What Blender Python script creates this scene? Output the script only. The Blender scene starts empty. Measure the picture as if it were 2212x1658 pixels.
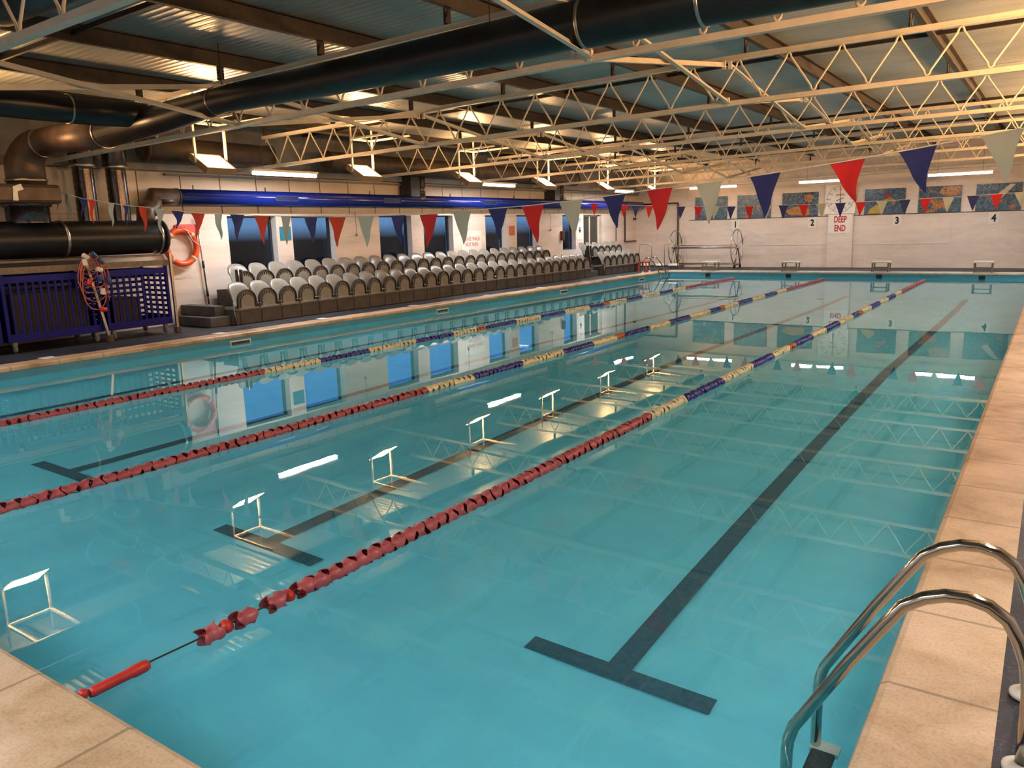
import bpy, bmesh, math, random
from mathutils import Vector, Matrix
random.seed(7)
PI = math.pi
C = bpy.context.scene.collection
S = bpy.context.scene

# ------------------------------------------------------------------ camera, world, exposure, large lights
cam_d = bpy.data.cameras.new('camera'); cam = bpy.data.objects.new('camera', cam_d); C.objects.link(cam)
YAW, PITCH, ROLL = 0.6040, 0.1951, 0.0280
f = Vector((-math.sin(YAW)*math.cos(PITCH), math.cos(YAW)*math.cos(PITCH), -math.sin(PITCH)))
r = Vector((math.cos(YAW), math.sin(YAW), 0)); d = f.cross(r)
r2 = r*math.cos(ROLL)+d*math.sin(ROLL); d2 = d*math.cos(ROLL)-r*math.sin(ROLL)
M = Matrix((r2, -d2, -f)).transposed().to_4x4(); M.translation = Vector((1.4836, 0, 1.764))
cam.matrix_world = M
cam_d.sensor_width = 36; cam_d.lens = 1693.87/2212*36; cam_d.clip_start = .05; cam_d.clip_end = 200
S.camera = cam
S.view_settings.view_transform = 'Standard'; S.view_settings.look = 'None'
S.view_settings.exposure = 0.25; S.view_settings.gamma = 1.0; S.view_settings.use_curve_mapping = False
S.cycles.max_bounces = 10; S.cycles.diffuse_bounces = 4; S.cycles.glossy_bounces = 4
S.cycles.transmission_bounces = 6; S.cycles.transparent_max_bounces = 8
S.cycles.sample_clamp_indirect = 0.0

W = bpy.data.worlds.new('dusk_sky'); S.world = W; W.use_nodes = True
wn = W.node_tree; wn.nodes.clear()
wo = wn.nodes.new('ShaderNodeOutputWorld'); wb = wn.nodes.new('ShaderNodeBackground')
wt = wn.nodes.new('ShaderNodeTexCoord'); wsx = wn.nodes.new('ShaderNodeSeparateXYZ'); wr = wn.nodes.new('ShaderNodeValToRGB')
wn.links.new(wt.outputs['Generated'], wsx.inputs[0]); wmr = wn.nodes.new('ShaderNodeMapRange')
wmr.inputs['From Min'].default_value = -.05; wmr.inputs['From Max'].default_value = .25
wn.links.new(wsx.outputs['Z'], wmr.inputs['Value']); wn.links.new(wmr.outputs[0], wr.inputs[0]); wn.links.new(wr.outputs[0], wb.inputs['Color'])
e = wr.color_ramp.elements; e[0].position = .145; e[0].color = (.006, .007, .01, 1); e[1].position = .9; e[1].color = (.10, .36, .95, 1)
x = e.new(.205); x.color = (.14, .27, .46, 1); x = e.new(.5); x.color = (.11, .34, .80, 1)
wb.inputs['Strength'].default_value = 1.0
wn.links.new(wb.outputs[0], wo.inputs[0])

# ------------------------------------------------------------------ helpers
def ortho(n):
    n = n.normalized(); a = Vector((0, 0, 1)) if abs(n.z) < .9 else Vector((1, 0, 0))
    u = n.cross(a).normalized(); return u, n.cross(u).normalized()

class MB:
    def __init__(s): s.v = []; s.f = []; s.m = []; s.sm = []
    def _add(s, vs, fs, m=0, smooth=False):
        o = len(s.v); s.v += [tuple(v) for v in vs]
        for q in fs: s.f.append(tuple(i+o for i in q)); s.m.append(m); s.sm.append(smooth)
        return s
    def box(s, x0, x1, y0, y1, z0, z1, m=0):
        return s._add([(x, y, z) for x in (x0, x1) for y in (y0, y1) for z in (z0, z1)],
                      [(0, 1, 3, 2), (4, 6, 7, 5), (0, 4, 5, 1), (2, 3, 7, 6), (0, 2, 6, 4), (1, 5, 7, 3)], m)
    def bar(s, p, q, w, h, m=0, up=None):
        p = Vector(p); q = Vector(q); n = (q-p).normalized()
        up = Vector(up) if up else (Vector((0, 0, 1)) if abs(n.z) < .95 else Vector((0, 1, 0)))
        a = n.cross(up).normalized(); b = a.cross(n).normalized()
        vs = [c+a*(i*w/2)+b*(j*h/2) for c in (p, q) for i, j in ((-1, -1), (1, -1), (1, 1), (-1, 1))]
        return s._add(vs, [(3, 2, 1, 0), (4, 5, 6, 7), (0, 1, 5, 4), (1, 2, 6, 5), (2, 3, 7, 6), (3, 0, 4, 7)], m)
    def tube(s, pts, rad, n=8, m=0, closed=False, caps=True):
        pts = [Vector(p) for p in pts]; k = len(pts); rr = rad if isinstance(rad, (list, tuple)) else [rad]*k
        vs = []; u = None
        for i, p in enumerate(pts):
            if closed: t = pts[(i+1) % k]-pts[i-1]
            else: t = pts[min(i+1, k-1)]-pts[max(i-1, 0)]
            t.normalize()
            if u is None: u, _ = ortho(t)
            u = (u-t*u.dot(t)).normalized(); w = t.cross(u)
            vs += [p+(u*math.cos(2*PI*j/n)+w*math.sin(2*PI*j/n))*rr[i] for j in range(n)]
        fs = []
        for i in range(k if closed else k-1):
            a = i*n; b = ((i+1) % k)*n
            fs += [(a+j, a+(j+1) % n, b+(j+1) % n, b+j) for j in range(n)]
        o = len(s.v); s._add(vs, fs, m, True)
        if caps and not closed: s._add([], []); s.f += [tuple(o+j for j in range(n))[::-1], tuple(o+(k-1)*n+j for j in range(n))]; s.m += [m, m]; s.sm += [False, False]
        return s
    def lathe(s, prof, n=16, axis='z', c=(0, 0, 0), m=0):
        vs = []
        for (rad, h) in prof:
            for j in range(n):
                a = 2*PI*j/n; p = (rad*math.cos(a), rad*math.sin(a), h)
                if axis == 'y': p = (p[0], h, p[1])
                if axis == 'x': p = (h, p[0], p[1])
                vs.append((p[0]+c[0], p[1]+c[1], p[2]+c[2]))
        fs = [(i*n+j, i*n+(j+1) % n, (i+1)*n+(j+1) % n, (i+1)*n+j) for i in range(len(prof)-1) for j in range(n)]
        return s._add(vs, fs, m, True)
    def prism(s, outline, a, b, plane='yz', m=0):
        # outline in two axes, extruded along the third from a to b
        def P(p, h): return {'yz': (h, p[0], p[1]), 'xz': (p[0], h, p[1]), 'xy': (p[0], p[1], h)}[plane]
        n = len(outline); vs = [P(p, a) for p in outline]+[P(p, b) for p in outline]
        return s._add(vs, [tuple(range(n))[::-1], tuple(range(n, 2*n))]+[(i, (i+1) % n, n+(i+1) % n, n+i) for i in range(n)], m)
    def mesh(s, name, mats):
        me = bpy.data.meshes.new(name); me.from_pydata(s.v, [], s.f)
        for mt in (mats if isinstance(mats, (list, tuple)) else [mats]): me.materials.append(mt)
        me.polygons.foreach_set('material_index', s.m); me.polygons.foreach_set('use_smooth', s.sm)
        bm = bmesh.new(); bm.from_mesh(me); bmesh.ops.recalc_face_normals(bm, faces=bm.faces); bm.to_mesh(me); bm.free()
        return me
    def build(s, name, mats, parent=None, loc=(0, 0, 0), bevel=0, label=None):
        o = bpy.data.objects.new(name, s.mesh(name, mats)); C.objects.link(o); o.location = loc
        if parent: o.parent = parent
        if bevel:
            b = o.modifiers.new('edge', 'BEVEL'); b.width = bevel; b.segments = 2; b.limit_method = 'ANGLE'
        if label: o['label'] = label
        return o

def tag(o, label, cat, group=None, kind=None):
    if label: o['label'] = label
    if cat: o['category'] = cat
    if group: o['group'] = group
    if kind: o['kind'] = kind
    return o
def empty(name, loc, label, cat, group=None, rz=0):
    o = bpy.data.objects.new(name, None); C.objects.link(o); o.location = loc; o.rotation_euler = (0, 0, rz); o.empty_display_size = .1
    return tag(o, label, cat, group)
def struct(o): o['kind'] = 'structure'; return o
def dup(root, loc, label, rz=None):
    c = root.copy(); C.objects.link(c); c.location = loc; c['label'] = label
    if rz is not None: c.rotation_euler = (0, 0, rz)
    for ch in list(root.children):
        k = ch.copy(); C.objects.link(k); k.parent = c
        for g in list(ch.children):
            q = g.copy(); C.objects.link(q); q.parent = k
    return c
ORD = ['first', 'second', 'third', 'fourth', 'fifth', 'sixth', 'seventh', 'eighth', 'ninth', 'tenth', 'eleventh', 'twelfth', 'thirteenth', 'fourteenth',
       'fifteenth', 'sixteenth', 'seventeenth', 'eighteenth', 'nineteenth', 'twentieth', 'twenty-first', 'twenty-second', 'twenty-third',
       'twenty-fourth', 'twenty-fifth', 'twenty-sixth', 'twenty-seventh', 'twenty-eighth', 'twenty-ninth', 'thirtieth']
def text(body, size, loc, rot, mat, name='lettering', parent=None, ext=.003, sx=1.0, bold=0.0):
    cu = bpy.data.curves.new(name, 'FONT'); cu.body = body; cu.size = size; cu.align_x = 'CENTER'; cu.align_y = 'CENTER'; cu.extrude = ext
    cu.space_line = 1.0; cu.resolution_u = 3
    cu.materials.append(mat); o = bpy.data.objects.new(name, cu); C.objects.link(o); o.location = loc; o.rotation_euler = rot; o.scale = (sx, 1, 1)
    cu.offset = bold
    bpy.context.view_layer.update()
    me = bpy.data.meshes.new_from_object(o.evaluated_get(bpy.context.evaluated_depsgraph_get())); q = bpy.data.objects.new(name, me)
    C.objects.link(q); q.location = loc; q.rotation_euler = rot; q.scale = (sx, 1, 1); bpy.data.objects.remove(o); o = q
    if parent: o.parent = parent
    return o

# ------------------------------------------------------------------ materials
class NT:
    def __init__(s, name):
        s.mat = bpy.data.materials.new(name); s.mat.use_nodes = True; s.t = s.mat.node_tree; s.t.nodes.clear()
        s.out = s.n('ShaderNodeOutputMaterial'); s.co = None
    def n(s, ty, **k):
        x = s.t.nodes.new(ty)
        for a, b in k.items():
            if a in x.inputs: x.inputs[a].default_value = b
            else: setattr(x, a, b)
        return x
    def l(s, a, b): s.t.links.new(a, b); return s
    def obj(s, scale=(1, 1, 1), rot=(0, 0, 0), loc=(0, 0, 0)):
        if not s.co: s.co = s.n('ShaderNodeTexCoord')
        m = s.n('ShaderNodeMapping'); m.inputs['Scale'].default_value = scale; m.inputs['Rotation'].default_value = rot; m.inputs['Location'].default_value = loc
        s.l(s.co.outputs['Object'], m.inputs[0]); return m.outputs[0]
    def noise(s, vec, sc, det=3, rough=.5, dist=0):
        x = s.n('ShaderNodeTexNoise'); x.inputs['Scale'].default_value = sc; x.inputs['Detail'].default_value = det; x.inputs['Roughness'].default_value = rough; x.inputs['Distortion'].default_value = dist
        s.l(vec, x.inputs['Vector']); return x.outputs['Fac']
    def ramp(s, fac, stops, mode='LINEAR'):
        x = s.n('ShaderNodeValToRGB'); x.color_ramp.interpolation = mode; e = x.color_ramp.elements
        e[0].position, e[0].color = stops[0][0], (*stops[0][1], 1); e[1].position, e[1].color = stops[-1][0], (*stops[-1][1], 1)
        for p, c in stops[1:-1]: q = e.new(p); q.color = (*c, 1)
        s.l(fac, x.inputs[0]); return x.outputs[0]
    def mix(s, fac, a, b, bt='MIX'):
        x = s.n('ShaderNodeMix', data_type='RGBA', blend_type=bt)
        for v, i in ((fac, 0), (a, 6), (b, 7)):
            if hasattr(v, 'node'): s.l(v, x.inputs[i])
            else: x.inputs[i].default_value = v if i == 0 else (*v, 1)
        return x.outputs[2]
    def math(s, op, a, b=None):
        x = s.n('ShaderNodeMath', operation=op)
        for i, v in enumerate((a, b)):
            if v is None: continue
            if hasattr(v, 'node'): s.l(v, x.inputs[i])
            else: x.inputs[i].default_value = v
        return x.outputs[0]
    def bsdf(s, color, rough=.6, metal=0, spec=.5, bump=None, bstr=.3, bdist=.01, coat=0):
        p = s.n('ShaderNodeBsdfPrincipled')
        for v, k in ((color, 'Base Color'), (rough, 'Roughness'), (metal, 'Metallic'), (spec, 'Specular IOR Level'), (coat, 'Coat Weight')):
            if hasattr(v, 'node'): s.l(v, p.inputs[k])
            else: p.inputs[k].default_value = (*v, 1) if k == 'Base Color' else v
        if bump is not None:
            b = s.n('ShaderNodeBump'); b.inputs['Strength'].default_value = bstr; b.inputs['Distance'].default_value = bdist
            s.l(bump, b.inputs['Height']); s.l(b.outputs[0], p.inputs['Normal'])
        s.l(p.outputs[0], s.out.inputs[0]); s.p = p; return s.mat

def simple(name, col, rough=.5, metal=0, var=.12, sc=8, bump=0, spec=.5):
    t = NT(name); v = t.obj(); nz = t.noise(v, sc, 4)
    c = t.ramp(nz, [(.3, tuple(x*(1-var) for x in col)), (.7, tuple(min(1, x*(1+var)) for x in col))])
    return t.bsdf(c, rough, metal, spec, nz if bump else None, bump, .01)
def emit(name, col, st):
    t = NT(name); e = t.n('ShaderNodeEmission', Strength=st); e.inputs['Color'].default_value = (*col, 1); t.l(e.outputs[0], t.out.inputs[0]); return t.mat

def brick_wall(name, col, rot, grime=.25, bw=.225, bh=.075):
    t = NT(name); v = t.obj(rot=rot)
    b = t.n('ShaderNodeTexBrick', offset=.5); b.inputs['Scale'].default_value = 1.0
    b.inputs['Brick Width'].default_value = bw; b.inputs['Row Height'].default_value = bh; b.inputs['Mortar Size'].default_value = .004; b.inputs['Mortar Smooth'].default_value = 1.0
    b.inputs['Color1'].default_value = (1, 1, 1, 1); b.inputs['Color2'].default_value = (.93, .93, .93, 1); b.inputs['Mortar'].default_value = (.86, .83, .80, 1)
    t.l(v, b.inputs['Vector'])
    vo = t.obj(scale=(.5, .5, 2.5)); big = t.noise(vo, 1.2, 4, .6)
    c = t.ramp(big, [(.3, tuple(x*(1-grime) for x in col)), (.62, col)])
    c = t.mix(1.0, c, b.outputs['Color'], 'MULTIPLY')
    h = t.math('SUBTRACT', 1.0, b.outputs['Fac'])
    return t.bsdf(c, .55, 0, .4, h, .35, .006)
WALLCOL = (.80, .68, .59)
m_brick_yz = brick_wall('painted_brick_side', WALLCOL, (-PI/2, 0, -PI/2))
m_brick_xz = brick_wall('painted_brick_end', WALLCOL, (-PI/2, 0, 0), .15, .225, .075)

def mat_deck():
    t = NT('deck_vinyl'); v = t.obj(); a = t.noise(v, 60, 3, .7); b = t.noise(v, 1.5, 4)
    c = t.mix(b, (.014, .017, .026), (.035, .04, .052)); sp = t.ramp(a, [(.55, (0, 0, 0)), (.75, (.06, .06, .07))]); c = t.mix(1.0, c, sp, 'ADD')
    rg = t.ramp(b, [(.3, (.4,)*3), (.7, (.65,)*3)])
    return t.bsdf(c, rg, 0, .35, a, .35, .004)
m_deck = mat_deck()
def mat_coping(name, along):
    t = NT(name); v = t.obj(); n1 = t.noise(v, 2.2, 5, .62, .4); n2 = t.noise(v, 85, 4, .6); n3 = t.noise(v, 12, 4)
    c = t.ramp(n1, [(.30, (.34, .205, .10)), (.48, (.54, .37, .22)), (.66, (.68, .49, .33))])
    g = t.ramp(n2, [(.30, (.62, .6, .56)), (.55, (1, 1, 1))]); c = t.mix(.6, c, g, 'MULTIPLY')
    sx = t.n('ShaderNodeSeparateXYZ'); t.l(t.co.outputs['Object'], sx.inputs[0])
    q = t.math('FRACT', t.math('DIVIDE', sx.outputs[along], .62)); q = t.math('ABSOLUTE', t.math('SUBTRACT', q, .5))
    j = t.ramp(q, [(0, (1, 1, 1)), (.009, (1, 1, 1)), (.014, (0, 0, 0))]); c = t.mix(t.math('MULTIPLY', j, .6), c, (.16, .11, .06))
    h = t.math('SUBTRACT', t.math('MULTIPLY', n2, .35), j)
    return t.bsdf(c, .5, 0, .45, t.math('ADD', h, t.math('MULTIPLY', n3, .2)), .5, .006)
m_cop_y = mat_coping('coping_stone_side', 1); m_cop_x = mat_coping('coping_stone_end', 0)
m_cop_far = simple('pale_coping_stone', (.50, .44, .36), .5, 0, .15, 6)
m_pool = simple('pool_paint', (.21, .82, 1.0), .55, 0, .06, 3)
m_poolside = simple('pool_edge_paint', (.065, .27, .37), .5, 0, .12, 3)
m_line = simple('lane_line_paint', (.05, .15, .20), .6, 0, .2, 30)
m_white = simple('cream_white_paint', (.72, .66, .56), .45, 0, .06, 10)
m_truss = simple('cream_steel_paint', (.58, .53, .44), .42, 0, .1, 6, .1)
m_purlin = simple('dark_rusty_steel', (.016, .010, .006), .6, 0, .5, 12, .3)
m_black = simple('black_rubber', (.012, .012, .012), .5)
m_duct = simple('black_duct_steel', (.008, .009, .011), .34, .0, .3, 5, 0, .35)
m_brown = simple('brown_duct_lagging', (.075, .05, .035), .42, .25, .35, 5, .1)
m_foil = simple('shiny_foil_duct', (.075, .065, .065), .22, .8, .25, 25, .08)
m_blue = simple('blue_duct_paint', (.008, .02, .20), .16, 0, .1, 6)
m_bluecage = simple('blue_plastic_cage', (.004, .007, .17), .45, 0, .2, 8, 0, .2)
m_seat = simple('grey_seat_plastic', (.225, .21, .18), .33, 0, .12, 5)
m_seatdark = simple('dark_seat_rim', (.028, .022, .017), .5)
m_chrome = simple('polished_steel', (.45, .42, .37), .13, 1, .06, 20)
m_satin = simple('satin_steel', (.42, .38, .33), .3, 1, .15, 20)
m_stand = simple('grey_stand_boards', (.085, .08, .075), .6, 0, .3, 4, .15)
m_wood = simple('weathered_timber', (.22, .17, .11), .7, 0, .25, 14, .2)
m_orange = simple('orange_plastic', (.75, .10, .02), .32, 0, .08)
m_tape = simple('reflective_tape', (.62, .5, .4), .4)
m_redsign = simple('red_panel', (.65, .10, .09), .5)
m_rope = simple('orange_red_rope', (.62, .13, .05), .6, 0, .2, 40)
m_whitepl = simple('white_plastic', (.78, .72, .62), .4)
m_bluepl = simple('blue_plastic', (.02, .07, .22), .4)
m_redpl = simple('red_plastic', (.55, .03, .02), .4)
m_redcl = simple('red_pennant_cloth', (.62, .012, .012), .7, 0, .08, 3)
m_orcl = simple('orange_red_pennant_cloth', (.72, .05, .012), .7, 0, .08, 3)
m_blcl = simple('blue_pennant_cloth', (.022, .028, .16), .7, 0, .1, 3)
m_whcl = simple('white_pennant_cloth', (.50, .52, .42), .7, 0, .06, 3)
m_grey = simple('grey_metal_panel', (.20, .19, .175), .5, 0, .15, 3)
m_darkp = simple('dark_panel', (.03, .03, .03), .5)
m_sign = simple('sign_board_white', (.76, .70, .63), .5, 0, .04)
m_ink = simple('black_ink', (.008, .008, .01), .6)
m_redink = simple('red_ink', (.5, .02, .03), .6)
m_blueink = simple('navy_ink', (.01, .015, .09), .6)
m_pipe = simple('brown_pipe_paint', (.085, .055, .03), .5, 0, .3, 9)
m_curtain = simple('olive_curtain_glass', (.045, .045, .032), .35, 0, .3, 2)
m_red_shell = simple('pale_red_float', (.42, .085, .095), .35, 0, .2, 14); m_red_core = simple('deep_red_float', (.24, .008, .008), .25, 0, .1, 14)  # shell is a paler, pinker red than the core
m_cream_shell = simple('cream_float', (.78, .70, .44), .38, 0, .12, 14); m_cream_core = simple('yellowed_float_core', (.40, .34, .17), .35)
m_navy_shell = simple('navy_float', (.045, .045, .30), .3, 0, .2, 14); m_navy_core = simple('navy_float_core', (.015, .012, .16), .25)
m_or_shell = simple('orange_float', (.55, .16, .03), .38, 0, .12, 14)
m_tread = simple('grey_step_tread', (.06, .065, .06), .7, 0, .3, 60, .5)

def mat_panels():
    t = NT('white_wall_boarding'); v = t.obj(); sx = t.n('ShaderNodeSeparateXYZ'); t.l(t.co.outputs['Object'], sx.inputs[0])
    y = t.math('DIVIDE', sx.outputs[1], .86); fr = t.math('ABSOLUTE', t.math('SUBTRACT', t.math('FRACT', y), .5))
    j = t.ramp(fr, [(0, (1,)*3), (.010, (1,)*3), (.016, (0,)*3)]); nz = t.noise(v, 1.3, 4)
    c = t.ramp(nz, [(.3, (.60, .52, .43)), (.7, (.70, .62, .52))]); c = t.mix(j, c, (.10, .05, .025))
    return t.bsdf(c, .5, 0, .4, t.math('SUBTRACT', 1., j), .4, .01)
m_board = mat_panels()
def mat_roof():
    t = NT('corrugated_roof_sheet'); v = t.obj(); sx = t.n('ShaderNodeSeparateXYZ'); t.l(t.co.outputs['Object'], sx.inputs[0])
    w = t.math('SINE', t.math('MULTIPLY', sx.outputs[1], 2*PI/.115)); n1 = t.noise(v, .5, 4, .6); n2 = t.noise(t.obj(scale=(.3, 3, 1)), 1.5, 4)
    c = t.ramp(n1, [(.3, (.25, .28, .275)), (.7, (.40, .42, .40))]); c = t.mix(.5, c, t.ramp(n2, [(.3, (.72,)*3), (.7, (1,)*3)]), 'MULTIPLY')
    return t.bsdf(c, .36, .35, .5, t.math('POWER', t.math('ADD', t.math('MULTIPLY', w, .5), .5), 2), .4, .02)
m_roof = mat_roof()
def mat_water():
    t = NT('pool_water'); v = t.obj(); h = t.math('ADD', t.math('MULTIPLY', t.noise(v, .9, 2, .5), 1.0), t.math('MULTIPLY', t.noise(v, 5, 2, .5), .08))
    b = t.n('ShaderNodeBump'); b.inputs['Strength'].default_value = .03; b.inputs['Distance'].default_value = .03; t.l(h, b.inputs['Height'])
    g = t.n('ShaderNodeBsdfGlass', IOR=1.333, Roughness=0.0); g.inputs['Color'].default_value = (.89, .98, 1.0, 1)
    t.l(b.outputs[0], g.inputs['Normal']); t.l(g.outputs[0], t.out.inputs[0]); return t.mat
m_water = mat_water()
def mat_glass():
    t = NT('window_glass'); a = t.n('ShaderNodeBsdfTransparent'); a.inputs[0].default_value = (.85, .9, .95, 1); g = t.n('ShaderNodeBsdfGlossy', Roughness=.03)
    fr = t.n('ShaderNodeLayerWeight', Blend=.5); mx = t.n('ShaderNodeMixShader'); t.l(t.math('ADD', .03, t.math('MULTIPLY', t.math('POWER', fr.outputs['Facing'], 5), .5)), mx.inputs[0]); t.l(a.outputs[0], mx.inputs[1]); t.l(g.outputs[0], mx.inputs[2]); t.l(mx.outputs[0], t.out.inputs[0]); return t.mat
m_glass = mat_glass()
def mat_mural(name, seed, accent, acol, base):
    t = NT(name); v = t.obj(loc=(seed*3.1, seed*1.7, 0)); n1 = t.noise(v, 1.9, 4, .55, 1.2); n2 = t.noise(v, 6.5, 4, .6, 2.6)
    vo = t.n('ShaderNodeTexVoronoi'); vo.inputs['Scale'].default_value = 26; t.l(v, vo.inputs['Vector'])
    c = t.ramp(n2, [(.30, (.008, .012, .03)), (.40, base), (.47, (.012, .03, .12)), (.53, (.16, .24, .27)), (.60, (.03, .12, .17)), (.68, (.33, .36, .32)), (.78, (.05, .02, .02))])
    ac = t.ramp(n2, [(.33, (.12, .02, .01)), (.44, acol), (.52, (.45, .30, .12)), (.6, acol), (.7, (.10, .015, .01))])
    m = t.ramp(n1, [(accent, (0,)*3), (accent+.03, (1,)*3)]); c = t.mix(m, c, ac)
    g = t.ramp(vo.outputs['Distance'], [(.0, (1.15,)*3), (.6, (.5,)*3)]); c = t.mix(.55, c, g, 'MULTIPLY')
    rr = t.ramp(t.noise(v, 30, 1), [(.4, (.1,)*3), (.6, (.5,)*3)])
    return t.bsdf(c, rr, 0, .6, vo.outputs['Distance'], .3, .01)

# ------------------------------------------------------------------ dimensions (water level is z = 0)
XL, XR, YN, YF = -9.742, 1.12, 1.20, 26.2      # pool inner faces
DK = .166                                      # deck and coping level
WL, WF, WR, WN = -12.2, 28.72, 3.6, -2.6       # room walls
def zb(x): return 3.0+.0215*(x+12) if x < -2 else 3.215+.008*(x+2)   # underside of truss bottom chord
TY = [2.95, 6.6, 10.2, 13.84, 17.5, 21.1, 24.75, 28.2]
def zroof(x): return zb(x)+.60+.15+.19

# ------------------------------------------------------------------ structure
def floor():
    b = MB()
    xo0, xo1, yo0, yo1 = XL-.34, XR+.34, YN-.55, YF+.50
    b.box(WL-.3, xo0, WN, WF, -.3, DK-.006); b.box(xo1, WR, WN, WF, -.3, DK-.006)
    b.box(xo0, xo1, WN, yo0, -.3, DK-.006); b.box(xo0, xo1, yo1, WF, -.3, DK-.006)
    struct(b.build('floor', m_deck))['label'] = 'dark grey speckled pool deck around the coping'
floor()
def coping():
    def side(name, outer, inner, a, b_, axis, mat, lab):
        # rounded nose profile at inner edge
        s = 1 if inner > outer else -1
        pr = [(outer, DK), (inner-s*.03, DK), (inner-s*.008, DK-.012), (inner, DK-.03), (inner, DK-.055), (inner-s*.02, DK-.065), (outer, DK-.065)]
        m = MB(); m.prism(pr, a, b_, 'xz' if axis == 'y' else 'yz'); o = m.build(name, mat); struct(o)['label'] = lab
    side('trim_1', XL-.34, XL+.02, YN-.55, YF+.34, 'y', m_cop_y, 'sandy coping edge along the seating side of the pool')
    side('trim_2', XR+.34, XR-.02, YN-.55, YF+.34, 'y', m_cop_y, 'sandy stone coping slabs beside the steel ladder')
    side('trim_3', YN-.55, YN+.02, XL-.34, XR+.34, 'x', m_cop_x, 'sandy stone coping at the shallow end')
    side('trim_4', YF+.50, YF-.02, XL-.34, XR+.34, 'x', m_cop_far, 'thin pale coping at the deep end')
coping()
def basin():
    b = MB(); t = .25
    prof = [(YN, -.9), (11.0, -.95), (19.0, -1.9), (YF, -2.0)]
    for (y0, z0), (y1, z1) in zip(prof, prof[1:]):
        b._add([(XL, y0, z0), (XR, y0, z0), (XR, y1, z1), (XL, y1, z1)], [(0, 1, 2, 3)])
        b._add([(XL, y0, z0), (XL, y1, z1), (XL, y1, -.0), (XL, y0, 0)], [(0, 1, 2, 3)]); b._add([(XR, y0, z0), (XR, y0, 0), (XR, y1, 0), (XR, y1, z1)], [(0, 1, 2, 3)])
    b._add([(XL, YN, -.9), (XL, YN, 0), (XR, YN, 0), (XR, YN, -.9)], [(0, 1, 2, 3)]); b._add([(XL, YF, -2), (XR, YF, -2), (XR, YF, 0), (XL, YF, 0)], [(0, 1, 2, 3)])
    z1 = DK-.06
    for q in ([(XL, YN), (XL, YF)], [(XL, YF), (XR, YF)], [(XR, YF), (XR, YN)], [(XR, YN), (XL, YN)]):
        b._add([(*q[0], 0), (*q[1], 0), (*q[1], z1), (*q[0], z1)], [(0, 1, 2, 3)], 1)
    o = b.build('floor_pool_basin', [m_pool, m_poolside]); struct(o)['label'] = 'turquoise painted pool basin with a sloping floor'
    return o
basin_o = basin();
w = MB(); w._add([(XL, YN, 0), (XR, YN, 0), (XR, YF, 0), (XL, YF, 0)], [(0, 1, 2, 3)]); water = w.build('water', m_water); tag(water, 'still clear turquoise pool water mirroring the hall', None, None, 'structure');

def wall_left():
    # openings y0,y1,z0,z1 in the wall plane
    ops = [(9.98, 11.2, .9, 2.18), (11.6, 12.85, .9, 2.18), (14.3, 15.5, .9, 2.18), (15.95, 17.2, .9, 2.18), (18.68, 19.75, .9, 2.18), (20.3, 21.45, .9, 2.18), (23.05, 23.95, 1.0, 2.18), (24.5, 25.85, DK, 2.18)]
    b = MB(); y = WN; th = .28
    for (a, c, z0, z1) in ops:
        b.box(WL-th, WL, y, a, -.3, 2.22); b.box(WL-th, WL, a, c, z1, 2.22)
        b.box(WL-th, WL, a, c, -.3, z0); y = c
    b.box(WL-th, WL, y, WF+.3, -.3, 2.22)
    struct(b.build('wall_left', m_brick_yz))['label'] = 'cream painted brick wall behind the seating'
    u = MB(); u.box(WL-th, WL+.02, WN, WF, 2.22, 2.96); struct(u.build('wall_left_boarding', m_board))['label'] = 'cream wall boarding with dark joints above the windows'
    u = MB(); u.box(WL-th, WL, WN, WF+.3, 2.96, 4.2); struct(u.build('wall_left_upper', m_grey))['label'] = 'grey upper wall behind the brown duct'
    g = MB(); g.box(WL-.1, WL+.14, WN, WF, 2.98, 3.11); g.box(WL, WL+.10, 8.7, WF, 2.90, 2.94); struct(g.build('trim_5', m_grey))['label'] = 'grey ledge beam along the top of the boarding'
    for i, (a, c, z0, z1) in enumerate(ops[:7]):
        o = empty('window_%d' % (i+1), (WL-.2, (a+c)/2, z0), '%s tall window from the steps, blue dusk outside' % ORD[i], None); struct(o)
        hw = (c-a)/2; h = z1-z0; fm = MB(); k = .045
        fm.box(-.03, .03, -hw, -hw+k, 0, h); fm.box(-.03, .03, hw-k, hw, 0, h, 0); fm.box(-.03, .03, -hw+k, hw-k, h-k, h); fm.box(-.03, .03, -hw+k, hw-k, 0, k)
        fm.build('window_frame', m_darkp, o)
        p = MB(); p.box(-.004, .004, -hw+k, hw-k, k, h-k); p.build('pane', m_glass, o)
        rv = MB(); rv.box(.05, .205, hw-.01, hw+.0, 0, h); rv.box(.05, .205, -hw, -hw+.01, 0, h); rv.box(.05, .205, -hw+.01, hw-.01, h-.01, h); rv.box(.05, .205, -hw+.01, hw-.01, 0, .012)
        rv.build('window_reveal', m_white, o)
    a, c, z0, z1 = ops[7]
    o = empty('door_1', (WL-.18, (a+c)/2, DK), 'dark glazed double door beside the short seating block', None); struct(o); hw = (c-a)/2; h = z1-DK
    fm = MB()
    for yy in (-hw, -.03, hw-.06): fm.box(-.03, .05, yy, yy+.06, 0, h)
    fm.box(-.03, .05, -hw, hw, h-.06, h); fm.build('door_frame', m_white, o)
    for s in (-1, 1):
        l = MB(); l.box(-.02, .02, min(s*.03, s*(hw-.06)), max(s*.03, s*(hw-.06)), .02, h-.06); l.build('door_leaf', m_curtain, o)
wall_left()
b = MB(); b.box(WL-.3, WR+.3, WF, WF+.3, -.3, 4.3); struct(b.build('wall_far', m_brick_xz))['label'] = 'cream painted brick wall at the deep end'
b = MB(); b.box(WR, WR+.3, WN, WF, -.3, 4.3); struct(b.build('wall_right', m_brick_yz))['label'] = 'cream painted brick side wall'
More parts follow.
